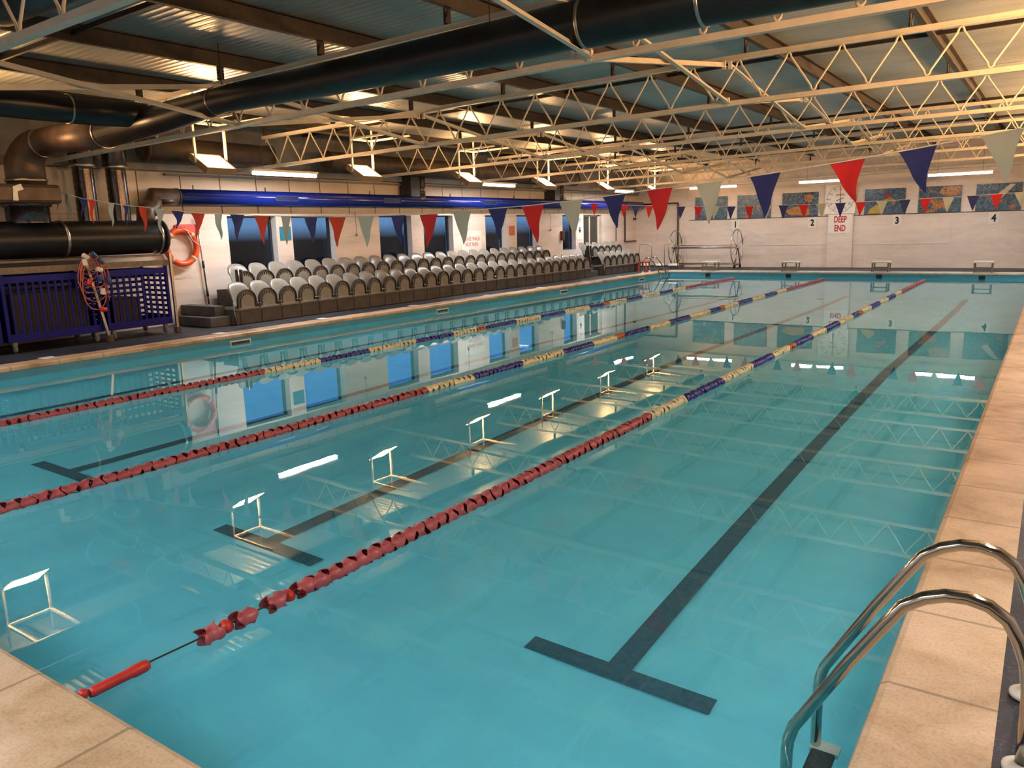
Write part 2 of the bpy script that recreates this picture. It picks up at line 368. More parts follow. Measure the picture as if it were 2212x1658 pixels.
b = MB(); b.box(WL-.3, WR+.3, WN-.3, WN, -.3, 4.3); struct(b.build('wall_near', m_brick_xz))['label'] = 'cream painted brick wall at the shallow end'
b = MB()
xs = [WL-.3, -2, WR+.3]
b._add([(x, y, zroof(x)+k) for k in (0, .08) for x in xs for y in (WN-.3, WF+.3)], [(0, 1, 3, 2), (2, 3, 5, 4), (6, 8, 9, 7), (8, 10, 11, 9), (0, 2, 8, 6), (2, 4, 10, 8), (1, 7, 9, 3), (3, 9, 11, 5), (0, 6, 7, 1), (4, 5, 11, 10)])
struct(b.build('ceiling', m_roof))['label'] = 'corrugated grey roof sheets above the purlins'
# far wall relief: column under the clock, thin ledges
b = MB(); b.box(-5.0, -4.19, WF-.10, WF, DK, 1.95); struct(b.build('wall_far_pier', m_brick_xz))['label'] = 'pale wall pier below the round clock'
b = MB(); b.box(-10.0, -5.0, WF-.02, WF, 1.885, 1.905); b.box(-4.19, .8, WF-.02, WF, 1.885, 1.905); struct(b.build('trim_6', m_brown))['label'] = 'thin dark ledge line under the murals'
b = MB(); b.box(-7.6, -5.0, WF-.012, WF, .93, .955); b.box(-4.19, -1.3, WF-.012, WF, .93, .955); b.box(-1.32, -1.3, WF-.012, WF, .955, 1.88); struct(b.build('trim_7', m_white))['label'] = 'thin white conduit line across the end wall'

# pool markings
def caustic(o): return o
for i in range(4):
    xc = -8.295+2.7066*i; m = MB(); z = .004
    m._add([(xc-.515, 3.19, -.9+z-.003), (xc+.515, 3.19, -.9+z-.003), (xc+.515, 3.31, -.9+z), (xc-.515, 3.31, -.9+z)], [(0, 1, 2, 3)])
    P = [(3.31, -.9), (11, -.95), (19, -1.9), (24.2, -1.98)]
    for (y0, z0), (y1, z1) in zip(P, P[1:]):
        m._add([(xc-.066, y0, z0+z), (xc+.066, y0, z0+z), (xc+.066, y1, z1+z), (xc-.066, y1, z1+z)], [(0, 1, 2, 3)])
    struct(caustic(m.build('trim_%d' % (8+i), m_line)))['label'] = 'dark T-shaped floor line of the %s lane from the seating' % ORD[i]
    m = MB(); m.box(xc-.08, xc+.08, YF-.012, YF, -.35, .085); o = m.build('lane_target', m_ink)
    tag(o, 'black target plate at the water line below starting block of lane ' + ['one', 'two', 'three', 'four'][i], 'marking', 'black lane targets on the end wall of the pool')

# skimmers on the seating side of the pool
for i, y in enumerate((8.23, 13.6, 18.95, 24.0)):
    o = empty('skimmer_inlet', (XL, y, 0), '%s skimmer slot from the steps in the turquoise pool edge' % ORD[i], 'skimmer', 'skimmer slots along the seating side')
    m = MB(); m.box(0, .012, -.21, .21, .035, .06); m.box(0, .012, -.21, -.185, -.06, .035); m.box(0, .012, .185, .21, -.06, .035); m.box(0, .012, -.21, .21, -.085, -.06); m.build('frame', m_white, o)
    m = MB(); m.box(0, .006, -.185, .185, -.06, .035); m.build('opening', m_darkp, o)
for i, y in enumerate((5.3, 8.1, 10.4, 13.07, 15.8, 18.3, 20.8, 23.1)):
    m = MB(); m.box(-10.2, -9.97, y-.09, y+.09, DK-.004, DK+.002); tag(m.build('depth_marker_tile', m_sign), '%s pale depth tile from the trolleys, set in the deck edge' % ORD[i], 'tile', 'pale tiles set in the deck')

# ------------------------------------------------------------------ roof steel
for i, x in enumerate([-11.03+1.835*k for k in range(9)]):
    o = empty('roof_purlin', (x, 12.9, zroof(x)-.19), '%s dark purlin from the window side, running the length of the roof' % ORD[i], 'purlin', 'dark roof purlins')
    m = MB(); L = 15.6
    m.box(-.035, .035, -L, L, 0, .012); m.box(-.035, -.023, -L, L, .012, .178); m.box(-.035, .035, -L, L, .178, .19); m.box(.023, .035, -L, L, .012, .035)
    m.build('channel', m_purlin, o)
    for y in TY:
        c = MB(); c.box(-.05, -.036, y-12.9-.05, y-12.9+.05, -.15, .14); c.prism([(y-12.9-.08, -.145), (y-12.9+.02, -.145), (y-12.9-.02, -.02)], -.02, -.012, 'yz'); c.build('cleat', m_purlin, o)
for i in range(len(TY)-1):
    y = (TY[i]+TY[i+1])/2
    m = MB(); m.bar((WL+.1, y, zroof(WL)-.09), (-2, y, zroof(-2)-.09), .035, .05); m.bar((-2, y, zroof(-2)-.09), (WR-.1, y, zroof(WR)-.09), .035, .05)
    tag(m.build('roof_tie_bar', m_purlin), 'thin dark tie bar across the purlins in the %s roof bay from the shallow end' % ORD[i], 'bar', 'dark tie bars under the roof sheets')

def chord(y, x0, x1, dz, mat, name, parent):
    m = MB(); pts = [x0, -2, x1]
    for a, b in zip(pts, pts[1:]):
        for s in (-1, 1):
            m.bar((a, s*.018, zb(a)+dz+.03), (b, s*.018, zb(b)+dz+.03), .022, .058)
        m.bar((a, 0, zb(a)+dz+(.006 if dz > .2 else .006)), (b, 0, zb(b)+dz+.006), .075, .012)
    return m.build(name, mat, parent)
for i, y in enumerate(TY):
    o = empty('roof_truss', (0, y, 0), 'cream lattice roof truss, %s from the shallow end, spanning the pool' % ORD[i], 'truss', 'cream lattice trusses across the hall')
    chord(y, WL+.0, WR, 0, m_truss, 'bottom_chord', o); chord(y, WL+1.04, WR, .54, m_truss, 'top_chord', o)
    P = []; k = 0; x = -11.05
    while x < WR-.1:
        xt = x; xb = x+.3025
        for (xx, top) in ((xt, True), (xb, False)):
            zz = zb(xx)+(.535 if top else .065); s = -1 if top else 1
            P += [(xx-.032, 0, zz+s*.058), (xx-.024, 0, zz+s*.026), (xx-.010, 0, zz+s*.008), (xx+.010, 0, zz+s*.008), (xx+.024, 0, zz+s*.026), (xx+.032, 0, zz+s*.058)]
        x += .605
    m = MB(); m.tube(P, .0125, 7); m.build('web', m_truss, o)
n = 0
for X in (-2.13, -7.2):
    for i in range(7):
        for k in (0, 1):
            a = zb(X)+.50; b_ = zb(X)+.05; y0, y1 = TY[i]+.04, TY[i+1]-.04; sx = .03 if k else -.03
            m = MB(); p, q = ((X+sx, y0, a), (X+sx, y1, b_)) if k else ((X+sx, y0, b_), (X+sx, y1, a))
            m.bar(p, q, .008, .055); m.bar((p[0]+.022, p[1], p[2]-.026), (q[0]+.022, q[1], q[2]-.026), .05, .008)
            m.box(p[0]-.02, p[0]+.02, p[1]-.03, p[1]+.01, p[2]-.05, p[2]+.05); m.box(q[0]-.02, q[0]+.02, q[1]-.01, q[1]+.03, q[2]-.05, q[2]+.05)
            tag(m.build('roof_brace', m_truss), 'cream diagonal brace %s in roof bay %s, %s line' % ('falling to the deep end' if k else 'rising to the deep end', ['one', 'two', 'three', 'four', 'five', 'six', 'seven'][i], 'mid-pool' if X > -5 else 'window-side'), 'brace', 'diagonal braces between the trusses')

# ------------------------------------------------------------------ lamps
m_lampface = emit('sodium_lamp_glass', (1.0, .62, .27), 9.0)
m_lampbody = simple('lamp_housing', (.25, .17, .09), .5)
m_tubeglow = emit('fluorescent_tube', (1.0, .97, .93), 7.0)
def flood(y, x, side, label, first=[None]):
    o = empty('floodlight', (x, y, 3.02), label, 'lamp', 'sodium floodlights hung below the roof', 0 if side > 0 else PI)
    a = math.atan2(.26, .43); ca, sa = math.cos(a), math.sin(a)
    def P(u, v, w): return (u*ca+w*sa, v, -u*sa+w*ca)      # u across, w along the upward normal
    def bx(mb, u0, u1, v0, v1, w0, w1, m=0):
        mb._add([P(u, v, w_) for u in (u0, u1) for v in (v0, v1) for w_ in (w0, w1)], [(0, 1, 3, 2), (4, 6, 7, 5), (0, 4, 5, 1), (2, 3, 7, 6), (0, 2, 6, 4), (1, 5, 7, 3)], m)
    m = MB(); bx(m, -.26, .26, -.29, .29, -.10, -.075)
    for (u0, u1, v0, v1) in ((-.26, -.24, -.29, .29), (.24, .26, -.29, .29), (-.24, .24, -.29, -.27), (-.24, .24, .27, .29)): bx(m, u0, u1, v0, v1, -.075, .012)
    m.build('housing', m_lampbody, o)
    m = MB(); bx(m, -.24, .24, -.27, .27, -.004, .0); m.build('lamp_glass', m_lampface, o)
    m = MB()
    for v in (-.30, .30): m.bar((-.06, v, -.02), (-.06, v, .62), .035, .035)
    m.bar((-.06, -.32, .62), (-.06, .32, .62), .035, .035); m.bar((-.06, -.30, .62), (1.0, -.30, .64), .035, .035); m.bar((-.06, .30, .62), (1.0, .30, .64), .035, .035)
    m.bar((-.06, -.30, .62), (-.06, -.30, zroof(x)-3.02), .03, .03); m.bar((-.06, .30, .62), (-.06, .30, zroof(x)-3.02), .03, .03)
    m.build('hanger', m_truss, o)
    L = bpy.data.lights.new('floodlight_beam', 'AREA'); L.shape = 'RECTANGLE'; L.size = .46; L.size_y = .52; L.energy = 100 if side > 0 else 260; L.color = (1.0, .52, .21); pass
    lo = bpy.data.objects.new('floodlight_beam', L); C.objects.link(lo); lo.parent = o; n = Vector((sa, 0, ca)); lo.location = n*.02
    lo.rotation_euler = (-n).to_track_quat('Z', 'Y').to_euler() if False else Vector((-sa, 0, -ca)).to_track_quat('Z', 'Y').to_euler()
FY = [4.72, 8.56, 12.17, 15.70, 19.2, 22.8, 26.4]
for i, y in enumerate(FY):
    flood(y, -10.45, 1, '%s sodium floodlight from the shallow end, on the window side' % ORD[i])
for i, y in enumerate(FY[:6]):
    flood(y, 2.4, -1, '%s sodium floodlight from the shallow end, over the ladder side' % ORD[i])
def tube_light(c, L, along, label, en=50):
    o = empty('fluorescent_light', c, label, 'lamp', 'fluorescent batten lights', 0 if along == 'y' else PI/2)
    m = MB(); m.box(-.06, .06, -L/2-.02, L/2+.02, .035, .075); m.build('housing', m_white, o)
    m = MB(); m.tube([(0, -L/2, 0), (0, L/2, 0)], .036, 10); m.build('tube', m_tubeglow, o)
    for s in (-1, 1): m = MB(); m.tube([(0, s*L*.35, .07), (0, s*L*.35, zroof(c[0])-c[2]-(0 if along == 'x' else 0))], .004, 5); m.build('hanger_wire', m_darkp, o)
    A = bpy.data.lights.new('strip_light', 'AREA'); A.shape = 'RECTANGLE'; A.size = .10; A.size_y = L; A.energy = en; A.color = (.96, .97, 1.0)
    a = bpy.data.objects.new('strip_light', A); C.objects.link(a); a.parent = o; a.location = (0, 0, -.045)
for i, (y, l) in enumerate(((10.36, 1.5), (17.4, 1.5), (24.72, 1.5))): tube_light((-10.78, y, 2.90), l, 'y', '%s white strip light from the steps, hung along the window side' % ORD[i], 85)
for i, x in enumerate((-8.3, -4.64, -.97)): tube_light((x, 26.5, 2.96), 1.62, 'x', 'white strip light above the deep end wall, %s from the window side' % ORD[i], 36)

for i, (x, y) in enumerate(((2.0, 3.1), (2.0, 10.36), (2.0, 17.4), (2.0, 24.72), (-10.78, 3.1))): tube_light((x, y, 2.95), 1.5, 'y', ('%s added white strip light over the ladder side' % ORD[i]) if i < 4 else 'added white strip light on the window side, above the trolleys')  # added strips out of view, repeating the visible rows to brighten pool and coping
for i, x in enumerate((-8.3, -4.64, -.97)): tube_light((x, -.9, 2.96), 1.62, 'x', 'added white strip light above the shallow end deck, %s from the window side' % ORD[i], 85)  # added strips behind the camera, brightening the near water and coping

# ------------------------------------------------------------------ ducts and plant
def arc(c, r_, a0, a1, plane, n=8):
    o = []
    for k in range(n+1):
        a = a0+(a1-a0)*k/n; u, v = r_*math.cos(a), r_*math.sin(a)
        o.append({'xz': (c[0]+u, c[1], c[2]+v), 'yz': (c[0], c[1]+u, c[2]+v), 'xy': (c[0]+u, c[1]+v, c[2])}[plane])
    return o
def ring(m, p, q, r_, mi=0):
    m.tube([p, q], r_, 24, mi)
def band(p, q, r_, parent, mat=None):
    m = MB(); m.tube([p, q], r_, 24); return m.build('clamp_band', mat or m_satin, parent)
d0 = empty('black_air_duct', (-6, 6.15, 3.3), 'large black round duct crossing above the pool', 'duct')
m = MB(); B = Vector((-6, 6.15, 3.3))
PD = [(-9.3, 6.1, 3.2, .2), (-8, 6.15, 3.27, .18), (-6.9, 6.25, 3.385, .155), (-4.84, 6.3, 3.41, .175), (-2.95, 6.33, 3.45, .195), (-2.05, 6.33, 3.48, .20), (-1.95, 6.33, 3.48, .212), (-.9, 6.33, 3.50, .215), (WR-.02, 6.33, 3.50, .215)]
m.tube([Vector(p[:3])-B for p in PD], [p[3] for p in PD], 28); m.build('duct_run', m_duct, d0)
for p, rr in (((-7.05, 6.24, 3.375), .165), ((-2.0, 6.33, 3.48), .217), ((-.95, 6.33, 3.50), .222)): band(Vector(p)-B-Vector((.015, 0, 0)), Vector(p)-B+Vector((.015, 0, 0)), rr, d0)
for x in (-7.0, -3.0): m = MB(); m.tube([Vector((x, 6.3, 3.5))-B, Vector((x, 6.3, zroof(x)-.004))-B], .006, 6); m.build('drop_rod', m_purlin, d0)
d1 = empty('black_branch_duct', (-8.7, 3, 3.36), 'black duct branch running from the tee toward the shallow end', 'duct')
m = MB(); m.tube([(.35, 3.15, -.06), (.12, 2.95, 0), (0, 2.6, 0), (0, -5.5, 0)], .17, 24); m.build('duct_run', m_duct, d1)
for y in (-.5, 2.3): band((0, y-.012, 0), (0, y+.012, 0), .178, d1)
d2 = empty('black_crossing_duct', (-4, 3.36, 3.70), 'black duct crossing overhead between the first two trusses', 'duct')
m = MB(); m.tube([(-2.2, -.9, .0), (-2.2, -.25, .02), (-2.1, -.08, .02), (-1.9, 0, .02), (7, 0, .02)], .20, 24); m.build('duct_run', m_duct, d2)
band((-1.85, 0, .02), (-1.82, 0, .02), .21, d2); band((.5, 0, .02), (.53, 0, .02), .21, d2)
d3 = empty('brown_riser_duct', (-11.5, 6.0, 2.1), 'fat brown duct rising from the plant box and bending over the pool', 'duct')
m = MB(); p = [(0, 0, .5), (0, 0, .75)]+[(.38-.38*math.cos(a), .02*k, .75+.36*math.sin(a)) for k, a in enumerate([PI/2*j/7 for j in range(1, 8)])]+[(.9, .1, 1.12), (2.2, .1, 1.1)]
m.tube(p, [.27, .27]+[.27-.01*k for k in range(7)]+[.2, .2], 26); m.build('duct_run', m_brown, d3)
band((0, 0, .56), (0, 0, .60), .29, d3); band((.44, .1, 1.115), (.47, .1, 1.115), .215, d3); band((2.15, .1, 1.1), (2.19, .1, 1.1), .21, d3)
d4 = empty('plant_box', (-11.5, 5.6, 2.05), 'dusty brown plant box on top of the black tank', 'box')
m = MB(); m.box(-.38, .38, -1.1, .72, .28, .56); m.build('casing', m_brown, d4, bevel=.05)
m = MB(); m.lathe([(.3, .0), (.3, .24), (.34, .24), (.34, .28)], 24, 'z', (0, .35, 0)); m.build('collar', m_foil, d4)
m = MB(); m.prism([(.0, .0), (.07, .0), (.07, .13), (.16, .16), (.13, .24), (.02, .2)], .385, .40, 'yz'); m.build('bracket_light', m_whitepl, d4, loc=(0, 0, .32), label='small bright angled bracket')
# tank
d5 = empty('black_tank', (-11.5, 5.0, 1.8), 'long black cylindrical tank above the blue trolleys', 'tank')
m = MB(); m.lathe([(.0, -3.5), (.28, -3.5), (.28, 3.0), (.27, 3.04), (0, 3.05)], 32, 'y'); m.build('tank_body', m_duct, d5)
for y in (1.38, 2.97): m = MB(); m.lathe([(.281, y-.02), (.293, y-.02), (.293, y+.02), (.281, y+.02)], 32, 'y'); m.build('strap', m_satin, d5)
m = MB(); m.lathe([(0, 3.06), (.30, 3.06), (.30, 3.09), (0, 3.09)], 32, 'y'); m.build('end_flange', m_darkp, d5)
for k, y in enumerate((6.95, 7.5)):
    o = empty('shiny_riser_duct', (-11.65, y, 2.0), ['shiny ribbed riser next to the brown riser duct', 'shiny ribbed riser next to the blue duct bend'][k], 'duct', 'shiny risers above the tank')
    m = MB(); pr = []
    for j in range(18): pr.append((.155+(.006 if j % 2 else 0), .0+j*.055))
    pr += [(.19, 1.0), (.19, 1.5)]; m.lathe(pr, 24); m.build('duct_run', m_foil, o)
    m = MB(); m.lathe([(.17, .93), (.205, .93), (.205, .98), (.17, .98)], 24); m.build('collar', m_satin, o)
# blue duct
d6 = empty('blue_air_duct', (-11.9, 8.75, 2.505), 'long glossy blue duct running above the windows', 'duct')
m = MB(); m.tube([(0, 0, 0), (0, 19.8, 0), (0, 19.93, -.03)], [.145, .145, .11], 28); m.build('duct_run', m_blue, d6)
for k, y in enumerate((2.42, 5.6, 9.6, 14.2, 17.6)):
    a = .25; m = MB(); F = []
    w_, h_ = .3, .055
    for (y0, y1, z0, z1) in ((-w_, w_, h_-.012, h_), (-w_, w_, -h_, -h_+.012), (-w_, -w_+.015, -h_, h_), (w_-.015, w_, -h_, h_)): m.box(.125, .158, y+y0, y+y1, z0, z1)
    g = m.build('grille', m_bluepl, d6); m = MB(); m.box(.12, .146, y-w_+.015, y+w_-.015, -h_+.012, h_-.012); m.build('grille_opening', m_blueink, g)
for y in (.35, 2.0, 5, 8, 11, 14, 17): m = MB(); m.tube([(0, y, .14), (0, y, .22)], .012, 6); m.build('stud', m_darkp, d6)
d7 = empty('brown_bend_duct', (-11.9, 8.3, 2.3), 'dark lagged bend joining the tank to the blue duct', 'duct')
m = MB(); p = [(.22, -.35, -.32), (.2, -.32, -.15)]+[(.2-.2*j/6, -.3+.28*math.sin(PI/2*j/6)-.02, -.05+.255*(1-math.cos(PI/2*j/6))) for j in range(7)]+[(0, .455, .205)]
m.tube(p, .152, 24); m.build('duct_run', m_brown, d7)
band((0, .43, .205), (0, .46, .205), .158, d7, m_darkp)
for k, (y0, y1, x) in enumerate(((8.0, 10.7, -11.62), (12.2, 22.9, -11.62))):
    o = empty('brown_wall_duct', (x, (y0+y1)/2, 3.3), ['short brown lagged duct under the roof above the blue duct bend', 'long brown lagged duct under the roof along the window wall'][k], 'duct', 'brown lagged ducts under the roof')
    L = (y1-y0)/2; m = MB(); m.tube([(0, -L, 0), (0, L, 0)], .21, 26); m.build('duct_run', m_brown, o)
    y = -L+.02
    while y < L-.1: band((0, y, 0), (0, y+.03, 0), .22, o, m_brown); y += 2.6
    band((0, L-.03, 0), (0, L, 0), .225, o, m_brown)
for k, y in enumerate((15.35, 22.2)):
    o = empty('duct_drop', (-11.9, y, 2.6), ['dark boxed duct drop feeding the middle of the blue duct', 'dark boxed duct drop feeding the far part of the blue duct'][k], 'duct', 'dark duct drops above the blue duct')
    m = MB(); m.box(-.25, .12, -.28, .06, .02, .62); m.build('casing', m_darkp, o); m = MB(); m.lathe([(.12, -.05), (.12, .1), (.126, .11), (.12, .12), (.12, .25), (.126, .26), (.12, .27), (.12, .6)], 20, 'z', (.05, .16, 0)); m.build('flexible_pipe', m_foil, o)

# ------------------------------------------------------------------ seating
def arch(w_, h, n=12):      # closed outline in y,z
    r_ = w_/2; return [(-r_, 0), (r_, 0)]+[(r_*math.cos(PI*k/n), h-r_*.95+r_*.95*math.sin(PI*k/n)) for k in range(n+1)]
def arch_ring(m, wo, ho, wi, hi, x0, x1, z0=0, n=14, mi=0):
    A = arch(wo, ho, n)[2:]; Bi = arch(wi, hi, n)[2:]; A = [(A[0][0], z0)]+A+[(A[-1][0], z0)]; Bi = [(Bi[0][0], z0)]+Bi+[(Bi[-1][0], z0)]
    k = len(A); vs = [(x0, *p) for p in A]+[(x0, *p) for p in Bi]+[(x1, *p) for p in A]+[(x1, *p) for p in Bi]; fs = []
    for i in range(k-1):
        fs += [(i, i+1, k+i+1, k+i), (2*k+i, 3*k+i, 3*k+i+1, 2*k+i+1), (i, 2*k+i, 2*k+i+1, i+1), (k+i, k+i+1, 3*k+i+1, 3*k+i)]
    m._add(vs, fs, mi)
def make_seat(loc, label):
    o = empty('tip_up_seat', loc, label, 'seat', 'grey tip-up spectator seats')
    m = MB(); arch_ring(m, .425, .355, .385, .335, -.03, .012); m.build('seat_rim', m_seatdark, o)
    m = MB(); m.prism(arch(.385, .335), -.035, -.022); m.box(-.03, .045, -.222, .222, .0005, .024)
    inner = [(y*.78, z*.72+.012) for y, z in arch(.36, .34)]; m.prism(inner, -.025, .012, 'yz')
    for k in range(9):
        a = PI*(k+1)/10; c, s = math.cos(a), math.sin(a); m.bar((-.018, .145*c, .145+.105*s), (-.018, .185*c, .15+.165*s), .012, .03, 0, (1, 0, 0))
    m.build('seat_pan', m_seat, o)
    g = MB(); NU, NV = 14, 9; vs = []
    for s in (0, 1):
        for i in range(NU+1):
            u = -1+2*i/NU; zt = .30+.19*math.sqrt(max(0, 1-abs(u)**2.8*.98))
            for j in range(NV+1):
                v = j/NV; z = .02+(zt-.02)*v
                x = -.11-.17*(z/.48)**1.15+.060*abs(u)**2.2*(1-.3*v)-(.012 if s else 0)-.03*max(0, v-.8)/.2
                vs.append((x, .238*u*(1-.02*v), z))
    fs = []; K = (NU+1)*(NV+1)
    for i in range(NU):
        for j in range(NV):
            a = i*(NV+1)+j; q = (a, a+1, a+NV+2, a+NV+1); fs.append(q); fs.append(tuple(K+t for t in q[::-1]))
    bd = [i*(NV+1) for i in range(NU+1)]+[NU*(NV+1)+j for j in range(1, NV+1)]+[i*(NV+1)+NV for i in range(NU-1, -1, -1)]+[j for j in range(NV-1, 0, -1)]
    for t in range(len(bd)): a, b_ = bd[t], bd[(t+1) % len(bd)]; fs.append((a, b_, K+b_, K+a))
    g._add(vs, fs, 0, True); g.build('backrest', m_seat, o)
    m = MB(); m.box(-.16, .0, .224, .258, .001, .11); m.box(.0, .03, .225, .257, .001, .05); m.build('hinge_bracket', m_seatdark, o)
    m = MB(); m.tube([(.035, .17, .085), (.035, .30, .085)], .009, 8); m.build('hinge_pin', m_chrome, o)
    return o
seat0 = make_seat((-10.88, 9.3, .4415), 'grey tip-up seat in the front row, nearest the steps')
P1 = .483
for i in range(1, 28): dup(seat0, (-10.88, 9.3+P1*i, .4415), 'grey tip-up seat, front row of the long stand, %s from the steps' % ORD[i])
for i in range(24): dup(seat0, (-11.5, 9.78+P1*i, .7515), 'grey tip-up seat, back row of the long stand, %s from the steps' % ORD[i])
for i in range(6): dup(seat0, (-10.88, 23.75+.456*i, .4415), 'grey tip-up seat, front row of the short stand, %s from the steps' % ORD[i])
for i in range(6): dup(seat0, (-11.5, 23.6+.45*i, .7515), 'grey tip-up seat, back row of the short stand, %s from the steps' % ORD[i])
def stand(y0, y1, y2, y3, label, pitch):
    o = empty('seating_stand', (-11.4, y0, DK), label, 'stand', 'tiered seating stands')
    m = MB(); m.box(-.69, .52, 0, y1-y0, 0, .25); m.build('riser_block', m_stand, o)
    m = MB(); m.box(-.3, .60, -.0, y1-y0, .25, .274); m.box(-.69, -.08, y2-y0, y3-y0, .56, .584); m.build('platform', m_stand, o)
    m = MB(); m.box(-.69, -.15, y2-y0, y3-y0, .274, .56); m.build('upper_riser', m_stand, o)
    m = MB(); y = .12
    while y < y1-y0: m.box(.52, .528, y-.008, y+.008, .0, .25); y += pitch
    m.build('panel_seam', m_seatdark, o)
    m = MB(); m.box(-.02, .17, y2-y0-.03, y2-y0-.005, .27, .98); m.build('end_panel', m_seatdark, o)
    m = MB(); m.tube([(.55, -.01, 0), (.53, -.01, .42)], .012, 8); m.tube([(.18, y2-y0-.05, .27), (.1, y2-y0-.05, 1.02)], .012, 8); m.build('end_post', m_satin, o)
stand(9.0, 22.62, 9.52, 21.4, 'long two-tier grey seating stand below the windows', P1)
stand(23.5, 26.35, 23.3, 26.2, 'short two-tier grey seating stand by the door', .456)
def steps(y, ln, label):
    o = empty('stand_steps', (-11.5, y, DK), label, 'steps', 'dark steps beside the stands')
    m = MB(); m.box(-.45, .52, 0, ln, 0, .17); m.build('lower_step', m_stand, o, bevel=.008)
    m = MB(); m.box(-.69, .36, .22, ln, .17, .35); m.build('upper_step', m_stand, o, bevel=.008)
steps(8.55, .44, 'two dark steps at the near end of the long stand')
steps(22.7, .58, 'two dark steps between the two seating stands')

# ------------------------------------------------------------------ lane ropes
def float_mesh(name, ms, mc):
    m = MB(); n = 18; prof = [(.049, -.050), (.052, -.046), (.043, -.02), (.041, 0), (.043, .02), (.052, .046), (.050, .050), (.040, .022), (.038, 0), (.040, -.022), (.049, -.050)]
    vs = []
    for (rad, h) in prof:
        for j in range(n):
            a = 2*PI*j/n; hh = h*(1.12-.62*(0.5+.5*math.sin(a*3)) if abs(h) > .03 else 1)
            vs.append((rad*math.cos(a), hh, rad*math.sin(a)))
    m._add(vs, [(i*n+j, i*n+(j+1) % n, (i+1)*n+(j+1) % n, (i+1)*n+j) for i in range(len(prof)-1) for j in range(n)], 0, True)
    m.lathe([(.0, -.036), (.012, -.034), (.026, -.02), (.031, 0), (.026, .02), (.012, .034), (0, .036)], 12, 'y', m=1)
    for k in range(4): a = PI*k/4; m.bar((-.034*math.cos(a), 0, -.034*math.sin(a)), (.034*math.cos(a), 0, .034*math.sin(a)), .05, .006, 1, (math.sin(a), 0, -math.cos(a)))
    return m.mesh(name, [ms, mc])
fm = {'r': float_mesh('red_float', m_red_shell, m_red_core), 'c': float_mesh('cream_float', m_cream_shell, m_cream_core), 'b': float_mesh('navy_float', m_navy_shell, m_navy_core), 'o': float_mesh('orange_float', m_or_shell, m_redpl)}
sph = MB(); sph.lathe([(.0, -.036), (.02, -.03), (.034, -.014), (.038, 0), (.034, .014), (.02, .03), (0, .036)], 16, 'y'); sph_me = sph.mesh('red_ball', m_redpl)
SEG = [(6.5, 'r'), (7.42, 'c'), (8.42, 'b'), (9.5, 'c'), (10.4, 'b'), (11.15, 'c'), (11.42, 'o'), (12.4, 'b'), (13.25, 'c'), (14.2, 'b'), (15.25, 'c'), (15.9, 'b'), (16.2, 'o'), (17.05, 'c'), (18.0, 'b'), (19.0, 'c'), (19.9, 'b'), (20.75, 'c'), (24.85, 'r')]
def segcol(y):
    for e_, c in SEG:
        if y < e_: return c
    return None
def lane_rope(x, y0, label, fancy):
    o = empty('lane_rope', (x, YN, .0), label, 'lane rope', 'floating lane ropes')
    m = MB(); m.tube([(0, 0, .06), (0, .12, .035), (0, .7, .02), (0, 23.6, .02), (0, YF-YN, .07)], .004, 6); m.build('cable', m_seatdark, o)
    rest = {}; ys = []
    y = y0
    if fancy:
        for yy, k in ((1.88, 'r'), (1.965, 's'), (2.06, 'r'), (2.24, 'r'), (2.325, 's'), (2.42, 'r')): ys.append((yy, k))
        y = 2.51
    while y < 24.85:
        ys.append((y, segcol(y))); y += .0965
    cnt = 0
    for (yy, k) in ys:
        me = sph_me if k == 's' else fm[k]
        if cnt < 99:
            q = bpy.data.objects.new('float', me); C.objects.link(q); q.parent = o; q.location = (random.uniform(-.004, .004), yy-YN, .012); q.rotation_euler = (random.uniform(-.06, .06), random.uniform(0, 6), random.uniform(-.07, .07))
        else: rest.setdefault(k, []).append(yy)
        cnt += 1
    mb = MB(); mats = []
    for k in rest:
        for mt in fm[k].materials:
            if mt not in mats: mats.append(mt)
    for k, l in rest.items():
        me = fm[k]; vs = [v.co.copy() for v in me.vertices]; ids = [mats.index(t) for t in me.materials]
        for yy in l:
            a = random.uniform(0, 6); R_ = Matrix.Rotation(a, 3, 'Y'); base = len(mb.v); off = Vector((0, yy-YN, .012))
            mb.v += [tuple(R_ @ v+off) for v in vs]
            for p_ in me.polygons: mb.f.append(tuple(base+i for i in p_.vertices)); mb.m.append(ids[p_.material_index]); mb.sm.append(p_.use_smooth)
    fr = mb.build('far_float', mats, o); fr['kind'] = 'stuff'
    if fancy:
        m = MB(); m.lathe([(0, .14), (.018, .14), (.022, .155), (.022, .31), (.026, .32), (.026, .37), (.022, .385), (0, .385)], 16, 'y', (0, 0, .02)); m.build('tensioner', m_redpl, o)
        for yy in (.06, .115): q = bpy.data.objects.new('bead', sph_me); C.objects.link(q); q.parent = o; q.location = (0, yy, .03); q.scale = (.62, .62, .62)
    return o
lane_rope(-6.94, 1.5, 'floating lane rope nearest the seating, red then cream and navy', False)
lane_rope(-4.20, 1.45, 'middle floating lane rope of the three', False)
lane_rope(-1.50, 1.88, 'floating lane rope nearest the ladder, with a red tensioner handle', True)

